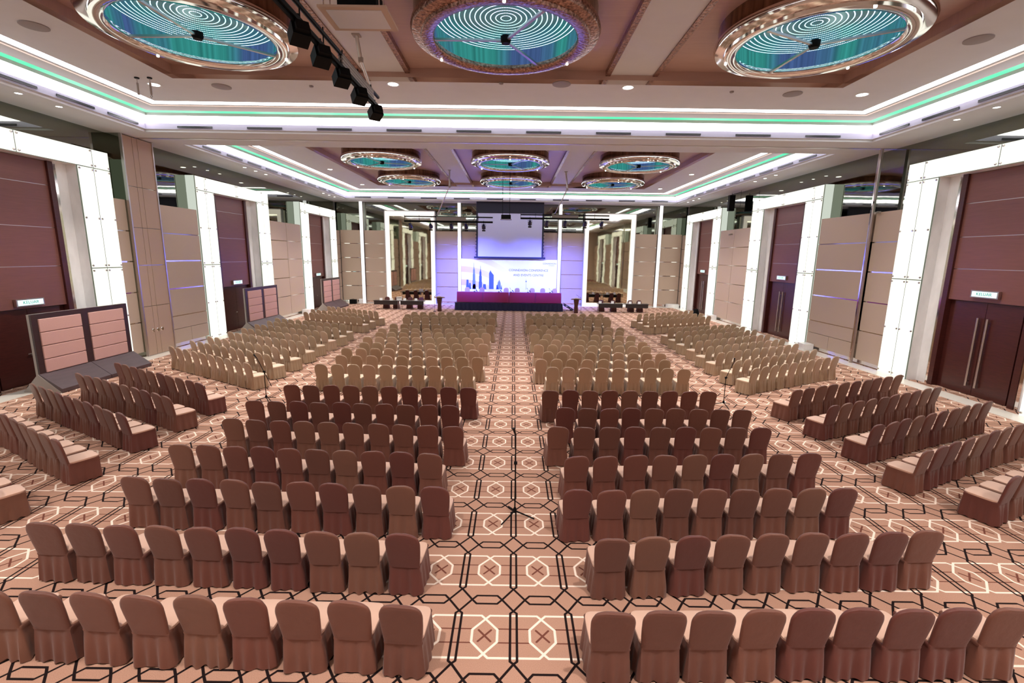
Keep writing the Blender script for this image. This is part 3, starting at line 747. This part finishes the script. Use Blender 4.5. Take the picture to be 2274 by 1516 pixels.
def draped_table(xc, w, k):
    e = empty('draped_table', (xc, 40.55, .66), f'stage table under magenta cloth, {ORD[k]} from left', 'table', 'draped tables on the stage')
    m = MB(); rings = []; N_ = 60
    for z, o in ((.89, -.01), (.885, .0), (.86, .006), (.5, .012), (.03, .02)):
        r = []
        for q in range(N_):
            x, y = sup(w/2, .33, N_, .18)[q]
            wv = 1+(.02*math.sin(q*2.3+k) if z < .8 else 0)
            r.append((x+math.copysign(o, x), y*wv-math.copysign(o, -y), z))
        rings.append(r)
    m.loft(rings, capa=True, capb=False).build('tablecloth', M['magenta'], e, 40)
    MB().box(-w/2+.05, w/2-.05, -.28, .28, .84, .875).build('tabletop', M['tabletop'], e)
    for sx in (-1, 1):
        for sy in (-1, 1): MB().tube([(sx*(w/2-.12), sy*.24, .0), (sx*(w/2-.12), sy*.24, .84)], .015, 6).build('leg', M['steel'], e)
for k in range(4): draped_table(-3.44+2.245*k, 2.22, k+1)
for k, x in enumerate((-3.8, -2.5, -.35, .63, 1.97, 2.9, 3.97)):
    c = make_chair('beige', k % 4, (x, 41.9, .66), PI, f'beige covered chair behind the stage tables, {ORD[k+1]} from left', 'chairs behind the stage tables'); c.scale = (1, 1, 1.22)
for k, x in enumerate((-3.05, -.95, .08, 1.55, 3.45)):
    e = empty('table_microphone', (x, 40.5, 1.552), f'small black gooseneck microphone set on magenta tables, {ORD[k+1]} from left', 'microphone', 'microphones on the stage tables')
    MB().box(-.07, .07, -.06, .06, 0, .05).build('base', M['black'], e)
    MB().tube([(0, 0, .05), (.0, .02, .22), (-.06, -.06, .34)], .009, 6).build('gooseneck', M['black'], e)
    MB().tube([(-.06, -.06, .34), (-.09, -.09, .37)], .02, 8).build('microphone_head', M['blackg'], e)
    f_ = MB()
    for q in range(9): f_.lathe([(.001, -.05), (.05, 0), (.001, .05)], 6, (.17+.05*math.cos(q*2.1), .05*math.sin(q*2.1), .06+.05*(q % 3)))
    tag(f_.xf(Matrix.Translation((x, 40.5, 1.552))).build('flower_posy', M['navy']), f'low dark flower posy on the stage tables, {ORD[k+1]} from left', 'flowers', 'posies on the stage tables')
# banner
E_m, nt, out = new_mat('printed banner'); M['banner'] = E_m
b = nt.nodes.new('ShaderNodeBsdfPrincipled'); nt.links.new(b.outputs[0], out.inputs[0]); b.inputs['Roughness'].default_value = .8
X = NT(nt); tc = nt.nodes.new('ShaderNodeTexCoord'); sp = nt.nodes.new('ShaderNodeSeparateXYZ'); nt.links.new(tc.outputs['Object'], sp.inputs[0])
xx = X.m('ADD', sp.outputs[0], 4.4)
wv = X.m('ADD', X.m('MULTIPLY', sp.outputs[2], 1.0), X.m('MULTIPLY', X.m('MULTIPLY', xx, xx), .085))
st = X.m('MULTIPLY', X.m('SINE', X.m('MULTIPLY', wv, 5.2)), 3.0, clamp=True)
fade = X.m('SUBTRACT', 1.0, X.m('DIVIDE', xx, 4.6), clamp=True)
nt.links.new(X.mix(X.m('MULTIPLY', st, fade), lin((238, 238, 252)), lin((214, 186, 222))), b.inputs['Base Color'])
e = empty('stage_banner', (-.13, 43.9, .66), 'wide printed stage banner with pale city skyline and conference title', 'banner')
MB().box(-4.42, 4.42, -.02, .02, 0, 3.66).build('banner_panel', M['banner'], e)
MB().box(-4.40, 4.40, .02, .08, 3.58, 3.64).box(-4.4, -4.34, .02, .08, 0, 3.6).box(4.34, 4.4, .02, .08, 0, 3.6).build('frame', M['steel'], e)
def spire(xc, w, h):
    m = MB(); prof = [(w, .9), (w, h*.5), (w*.82, h*.52), (w*.82, h*.68), (w*.6, h*.70), (w*.6, h*.8), (w*.35, h*.83), (w*.12, h*.9), (.01, h)]
    for (a, z0), (b_, z1) in zip(prof, prof[1:]): m.add([(xc-a, -.022, z0), (xc+a, -.022, z0), (xc+b_, -.022, z1), (xc-b_, -.022, z1)], [(0, 1, 2, 3)])
    return m
spire(-3.25, .14, 3.3).build('printed_tower', M['blueB'], e)
spire(-2.65, .15, 3.05).build('printed_tower', M['blueA'], e)
MB().add([(-1.85, -.022, .9), (-1.42, -.022, .9), (-1.42, -.022, 2.2), (-1.66, -.022, 2.5), (-1.72, -.022, 2.65), (-1.85, -.022, 2.35)], [(0, 1, 2, 3, 4, 5)]).build('printed_tower', M['blueA'], e)
m = MB()
for (x0, x1, z1) in ((-4.0, -3.7, 1.75), (-3.75, -3.5, 1.45), (-3.4, -3.05, 1.35), (-2.45, -2.1, 1.35), (-1.2, -1.0, 1.3), (-.75, -.62, 1.3)): m.quad((x0, -.022, .88), (x1, -.022, .88), (x1-.06, -.022, z1), (x0+.06, -.022, z1))
m.build('printed_city_blocks', M['blueA'], e)
MB().add([(-1.1, -.022, .9), (-.72, -.022, .9), (-.78, -.022, 1.5), (-.9, -.022, 1.78), (-1.04, -.022, 1.5)], [(0, 1, 2, 3, 4)]).quad((1.58, -.022, .9), (1.61, -.022, .9), (1.60, -.022, 1.9), (1.59, -.022, 1.9)).quad((1.53, -.022, 1.6), (1.66, -.022, 1.6), (1.64, -.022, 1.72), (1.55, -.022, 1.72)).build('printed_tower', M['blueB'], e)
def text(body, size, x, z, parent, mat, name='lettering', y=-.03):
    cu = bpy.data.curves.new('txt', 'FONT'); cu.body = body; cu.size = size; cu.align_x = 'CENTER'; cu.extrude = .002
    t = bpy.data.objects.new('tmp', cu); COL.objects.link(t); bpy.context.view_layer.update()
    me = bpy.data.meshes.new_from_object(t); bpy.data.objects.remove(t); me.materials.clear(); me.materials.append(mat)
    o = inst(name, me, parent, (x, y, z)); o.rotation_euler = (PI/2, 0, 0); return o
text('CONNEXION CONFERENCE', .285, 1.8, 2.58, e, M['printgrey'])
text('AND EVENTS CENTRE', .285, 1.8, 2.14, e, M['printgrey'])
text('CONNEXION', .2, 3.72, 3.24, e, M['printgrey']); text('CONFERENCE', .09, 3.9, 3.1, e, M['printgrey'])
# projection screen
e = empty('projection_screen', (-.09, 43.5, 4.4), 'large roll down projection screen above the stage banner', 'projection screen')
MB().box(-3.03, 3.03, -.05, .05, 3.98, 4.96).build('masking_drop', M['screenb'], e)
MB().box(-2.90, 2.90, -.02, .02, .13, 3.98).build('screen_cloth', M['screenw'], e)
MB().box(-3.05, -2.90, -.03, .03, .1, 4.0).box(2.90, 3.05, -.03, .03, .1, 4.0).build('black_border', M['screenb'], e)
MB().box(-3.25, 3.25, -.06, .06, -.03, .14).build('weight_bar', M['screenb'], e)
t_ = MB()
for k in range(12):
    for sg in (-1, 1): t_.box(sg*3.04, sg*3.12, -.01, .01, .25+k*.3, .32+k*.3)
t_.build('tension_tabs', M['screenb'], e)
# projector at the far ceiling
e = empty('hanging_projector', (-.29, 33.3, 10.4), 'black projector hanging on two long rods before the projection screen', 'projector')
pb = MB().box(-.33, .33, -.3, .3, -3.28, -3.0).build('projector_body', M['black'], e, bevel=.02)
MB().lathe([(.07, 0), (.09, .05)], 14).xf(Matrix.Translation((.1, .3, -3.14)) @ Matrix.Rotation(-PI/2, 4, 'X')).build('projector_lens', M['blackg'], pb)
for x in (-.24, .24): MB().tube([(x, 0, -3.0), (x, 0, 0)], .018, 6).build('rod', M['black'], e)
MB().box(-.38, .38, -.34, .34, -3.33, -3.29).build('tray', M['grey'], e)
# ------------------------------------------------------------------ side tables and chairs
def side_table(x0, x1, label):
    xc, hw = (x0+x1)/2, (x1-x0)/2-.02
    e = empty('training_table', (xc, 40.0, 0), label, 'table', 'folding tables beside the stage')
    MB().box(-hw, hw, -.32, .32, .725, .76).build('tabletop', M['tabletop'], e)
    MB().box(-hw+.08, hw-.08, -.27, -.25, .42, .72).build('modesty_panel', M['tabletop'], e)
    for sx in (-1, 1):
        for sy in (-1, 1): MB().tube([(sx*(hw-.08), sy*.25, .0), (sx*(hw-.08), sy*.25, .72)], .017, 6).build('leg', M['steel'], e)
side_table(-11.62, -9.4, 'dark folding table left of the stage, outer one'); side_table(-9.38, -7.22, 'dark folding table left of the stage, inner one')
side_table(7.45, 9.68, 'dark folding table right of the stage, inner one'); side_table(9.74, 11.85, 'dark folding table right of the stage, outer one')
for sd, xs in (('left', (-10.72, -9.85, -8.7, -7.75)), ('right', (7.95, 9.0, 10.5, 11.28))):
    for k, x in enumerate(xs):
        make_chair('darkred', 0, (x, 41.0, 0), PI, f'dark red brown chair behind the folding tables {sd} of stage, {ORD[k+1]} from left', f'dark chairs {sd} of the stage')
        o = MB().add([(-.12, -.04, 0), (.12, -.04, 0), (.12, .04, 0), (-.12, .04, 0), (-.12, 0, .2), (.12, 0, .2)], [(0, 1, 5, 4), (2, 3, 4, 5), (0, 3, 2, 1), (0, 4, 3), (1, 2, 5)]).xf(Matrix.Translation((x-.25, 39.95, .76))).build('name_card', M['paper'])
        tag(o, f'white folded card on the tables {sd} of stage, {ORD[k+1]} from left', 'card', f'white cards {sd} of the stage')
e = empty('white_box', (-9.45, 40.05, .76), 'larger white box standing on the tables left of the stage', 'box')
MB().box(-.22, .22, -.06, .06, 0, .30).build('body', M['paper'], e, bevel=.01)
MB().box(-.2, .2, -.07, -.06, .2, .27).build('flap', M['grey'], e)
# lecterns
for (x, y, lb, sg) in ((-5.83, 38.95, 'left', -1), (5.55, 39.12, 'right', 1)):
    e = empty('lectern', (x, y, 0), f'slim dark wood lectern with pale sloping top, {lb} of the stage', 'lectern', 'lecterns beside the stage')
    MB().loft([[(-.17, -.13, 0), (.17, -.13, 0), (.17, .13, 0), (-.17, .13, 0)], [(-.14, -.11, .6), (.14, -.11, .6), (.14, .11, .6), (-.14, .11, .6)], [(-.22, -.16, 1.12), (.22, -.16, 1.12), (.22, .16, 1.12), (-.22, .16, 1.12)]]).build('column', M['door'], e)
    MB().loft([[(-.42, -.22, 1.20), (.42, -.22, 1.20), (.42, .25, 1.08), (-.42, .25, 1.08)], [(-.42, -.22, 1.24), (.42, -.22, 1.24), (.42, .25, 1.12), (-.42, .25, 1.12)]]).build('top', M['lectop'], e)
    cb = MB().box(-.14, .14, -.1, .12, 1.2, 1.27).build('control_box', M['lectop'], e)
    MB().tube([(sg*.25, 0, 1.15), (sg*.2, .03, 1.4), (-sg*.02, .12, 1.52)], .011, 6).build('microphone', M['black'], cb)
    e2 = empty('slender_floor_stand', (x+sg*.42, y-.02, 0), f'slender black stand beside the {lb} lectern', 'stand')
    MB().tube([(0, 0, 0), (0, 0, 1.2)], .012, 6).build('pole', M['black'], e2)
    MB().lathe([(.14, 0), (.13, .02), (.001, .025)], 14).build('foot', M['black'], e2)
    MB().tube([(0, 0, 1.2), (-sg*.1, 0, 1.35)], .016, 6).build('microphone', M['blackg'], e2)
# stage steps, cases, corner plinth
e = empty('stage_steps', (4.95, 40.9, 0), 'black folding steps at the right end of the stage', 'steps')
for k in range(3): MB().box(-.25+k*.28, .0+k*.28, -.4, .4, .46-k*.18, .50-k*.18).build('tread', M['black'], e)
for sy in (-.42, .42):
    MB().tube([(-.25, sy, .62), (.75, sy, .02)], .02, 6).tube([(-.25, sy, .45), (.6, sy, .02)], .02, 6).build('side_rail', M['black'], e)
e = empty('equipment_case', (-14.7, 43.9, 0), 'small black case on floor beside the farthest padded screen', 'case')
MB().box(-.3, .3, -.2, .2, 0.014, .42).build('body', M['black'], e, bevel=.03)
MB().tube([(-.1, 0, .42), (-.08, 0, .47), (.08, 0, .47), (.1, 0, .42)], .012, 6).build('handle', M['blackg'], e)
tag(MB().box(-14.3, -13.98, 44.3, 44.6, .014, .42).build('white_carton', M['paper'], bevel=.01), 'small white carton beside black case near left light column', 'carton')
e = empty('black_holdall', (14.6, 36.6, 0), 'black holdall slumped by the farthest right doorway', 'bag')
MB().loft([[(x, y, 0) for x, y in sup(.3, .22, 16, .6)], [(x, y, .4) for x, y in sup(.27, .2, 16, .7)], [(x*.6, y*.5, .75) for x, y in sup(.27, .2, 16, .8)]]).build('body', M['black'], e, 60)
MB().tube([(-.1, 0, .7), (-.25, -.02, .98), (.1, 0, .75)], .015, 6).build('strap', M['black'], e)
for (x0, x1, y0, y1, lb) in ((14.9, 16.0, 44.3, 44.95, 'in the far right corner'), (-16.0, -15.5, 36.0, 36.7, 'beside the farthest left door surround'), (15.5, 16.0, 24.1, 24.7, 'beside the middle right door surround'), (15.5, 16.0, 36.0, 36.7, 'beside the farthest right door surround')):
    tag(MB().box(x0, x1, y0, y1, .014, .34).build('marble_plinth', M['marble'], bevel=.01), 'low white marble block '+lb, 'plinth', 'low marble blocks')
# ------------------------------------------------------------------ trusses and stage lights
def truss(nm, p0, ax, Ln, z0, z1, tray, label):
    e = empty('lighting_truss', (p0[0], p0[1], z0), label, 'lighting truss', None, 0 if ax == 'x' else PI/2)
    H = z1-z0
    MB().box(0, Ln, -.07, .07, -.04, .04).box(0, Ln, -.02, .02, -.09, -.03).build('chord', M['black'], e)
    MB().tube([(0, 0, H), (Ln, 0, H)], .045, 8).build('chord', M['black'], e)
    for k in range(int(Ln/1.1)+1):
        x = min(Ln-.02, k*1.1+.02); MB().tube([(x, 0, 0), (x, 0, H+.12)], .014, 6).build('upright', M['black'], e)
    a, b = tray
    t = MB().box(a, b, .02, .05, .02, H+.0).box(a, b, -.05, -.02, .02, H)
    tr = t.build('cable_tray', M['grey'], e)
    s_ = MB()
    for q in range(4): s_.box(a, b, -.06, .06, .03+q*H/4, .045+q*H/4)
    s_.build('louvres', M['ltgrey'], tr)
    return e
def stage_light(x, y, z, tilt, rz, label, group, big=1.0, boxy=False):
    e = empty('stage_light', (x, y, z), label, 'stage light', group, rz); e.scale = (big,)*3
    MB().tube([(0, 0, .12), (0, 0, -.05)], .018, 6).tube([(-.13, 0, -.2), (-.13, 0, -.07), (.13, 0, -.07), (.13, 0, -.2)], .012, 6).build('yoke', M['black'], e)
    R_ = Matrix.Translation((0, 0, -.22)) @ Matrix.Rotation(tilt, 4, 'X')
    lh = (MB().lathe([(.03, -.16), (.08, -.14), (.11, -.02), (.12, .13), (.11, .13), (.10, .10)], 14, capa=True) if not boxy else MB().box(-.15, .15, -.12, .12, -.16, .12).box(-.11, .11, -.09, .09, -.24, -.16)).xf(R_).build('lamp_housing', M['black'] if boxy else M['lampb'], e, 40)
    MB().lathe([(.10, .10), (.001, .10)], 14).xf(R_).build('lens', M['lens'], lh)
    for sx in (() if boxy else (-1, 1)): MB().box(-.1, .1, .13*sx, .135*sx, .13, .26).xf(R_).build('barn_door', M['black'], lh)
truss('a', (-7.92, 36.0), 'x', 6.6, 7.1, 7.42, (2.4, 4.6), 'black lighting bar hanging left of the projection screen')
truss('b', (.74, 36.0), 'x', 6.6, 7.42, 7.66, (2.35, 4.3), 'black lighting bar hanging right of the projection screen')
truss('c', (-3.72, 4.0), 'y', 10.6, 8.8, 9.1, (7.6, 10.0), 'long black lighting bar overhead near the camera')
for sd, xs, z in (('left', (-7.48, -5.96, -4.42, -3.31, -2.0), 7.02), ('right', (1.45, 2.71, 4.07, 5.57, 6.8), 7.34)):
    for k, x in enumerate(xs): stage_light(x, 36.0, z, math.radians(-125), 0, f'black stage lamp on the bar {sd} of the screen, {ORD[k+1]} from left', f'lamps on the {sd} stage bar', 1.25)
for k, y in enumerate((14.25, 12.85, 11.6, 10.45, 9.45)):
    stage_light(-3.72, y, 8.80, math.radians(-115), math.radians(40), f'black square lamp under the overhead lighting bar, {ORD[k+1]} from its far end', 'lamps on the overhead bar', 1.08, True)
def drop_arm(pts, label):
    e = empty('drop_arm', pts[0], label, 'support arm', 'support arms of the lighting bars')
    o = Vector(pts[0]); q = [Vector(p)-o for p in pts]
    MB().box(-.1, .1, -.1, .1, -.03, 0).build('ceiling_plate', M['grey'], e)
    MB().tube([q[0], q[1]], .05, 8).build('upper_arm', M['steel'], e)
    MB().tube([q[1], q[2]], .04, 8).build('lower_arm', M['steel'], e)
    MB().lathe([(.07, -.06), (.07, .06)], 10, tuple(q[1]), True, True).build('joint', M['grey'], e)
drop_arm([(-4.15, 33.2, 10.28), (-4.15, 33.2, 9.2), (-5.5, 36, 7.45)], 'angled pale support arm from ceiling to the left stage bar')
drop_arm([(3.72, 33.2, 10.28), (3.85, 33.2, 9.15), (3.3, 36, 7.75)], 'angled pale support arm from ceiling to the right stage bar')
drop_arm([(-3.93, 13.5, 10.28), (-3.9, 13.7, 9.75), (-3.75, 14.0, 9.15)], 'short grey support arm above the overhead lighting bar')
# projector lift near the top of the frame
e = empty('projector_lift', (-2.98, 10.7, 9.4), 'square ceiling projector lift panel lowered beside the overhead lighting bar', 'projector lift')
MB().box(-.68, .68, -.5, .5, .0, .04).build('frame_panel', M['panel'], e)
MB().box(-.55, .55, -.38, .38, -.012, .0).build('inset_panel', M['plaster'], e)
MB().box(-.62, .62, -.44, .44, .05, .065).build('glass_shelf', M['glass'], e)
MB().box(-.32, .45, -.4, .3, .07, .42).build('projector_body', M['black'], e, bevel=.02)
for sx in (-.58, -.45, .52, .6): MB().tube([(sx, -.4, .06), (sx, -.4, .88)], .012, 6).build('rod', M['steel'], e)
# ------------------------------------------------------------------ lights
def spot(name, loc, tgt, power, color, size, blend=.6, rad=.1):
    d = bpy.data.lights.new(name, 'SPOT'); d.energy = power; d.color = color; d.spot_size = math.radians(size); d.spot_blend = blend; d.shadow_soft_size = rad
    o = bpy.data.objects.new(name, d); o.location = loc; COL.objects.link(o)
    o.rotation_euler = (Vector(tgt)-Vector(loc)).to_track_quat('-Z', 'Y').to_euler(); return o
for i, (x, tx) in enumerate(((-7.48, -5.9), (-4.42, -3.8), (-2.0, -2.5), (1.45, 1.5), (4.07, 3.8), (6.8, 5.8))):
    spot('stage_spot', (x, 36.25, 6.6), (tx, 44.5, 1.8), 3800, (.12, .15, 1.0), 60, 1.0)
for x in (-3.31, 2.71): spot('stage_spot', (x, 36.25, 6.6), (.6, 43.9, 2.3), 150, (.75, .8, 1.0), 38)
for (x, y) in ((-11.6, 16.6), (-3.67, 16.25), (3.85, 16.25), (11.6, 16.6), (-11.75, 31.98), (11.75, 31.98), (-11.75, 38.6), (11.75, 38.6), (-11.6, 2.0), (-3.7, 2.0), (3.85, 2.0), (11.6, 2.0)):
    spot('downlight_lamp', (x, y, 9.95), (x, y, 0), 1100, (1, .93, .88), 110, .8, .15)
w = bpy.data.worlds.new('World'); scn.world = w; w.use_nodes = True
w.node_tree.nodes['Background'].inputs[0].default_value = (.5, .5, .5, 1); w.node_tree.nodes['Background'].inputs[1].default_value = .2
# ------------------------------------------------------------------ camera
cd = bpy.data.cameras.new('camera'); cam = bpy.data.objects.new('camera', cd); COL.objects.link(cam)
r = Vector((0.9998913592732445, 0.003329897193507958, 0.01435901930441752)); f = Vector((-0.0006903701981811064, 0.9836591640570589, -0.18003936335023454)).normalized()
r = (r-f*r.dot(f)).normalized(); u = r.cross(f)
mt = Matrix((( r.x, u.x, -f.x, .2671922573), (r.y, u.y, -f.y, 0.0), (r.z, u.z, -f.z, 4.660549628), (0, 0, 0, 1)))
cam.matrix_world = mt
cd.sensor_width = 36; cd.lens = 16.492548; cd.clip_start = .05; cd.clip_end = 200
scn.camera = cam
vs = scn.view_settings; vs.view_transform = 'Standard'; vs.look = 'None'; vs.gamma = 1; vs.exposure = EXPOSURE; vs.use_curve_mapping = False
scn.cycles.use_denoising = True
scn.cycles.max_bounces = 7; scn.cycles.diffuse_bounces = 4; scn.cycles.glossy_bounces = 4; scn.cycles.use_adaptive_sampling = True; scn.cycles.adaptive_threshold = .02; scn.cycles.sample_clamp_indirect = 6.0
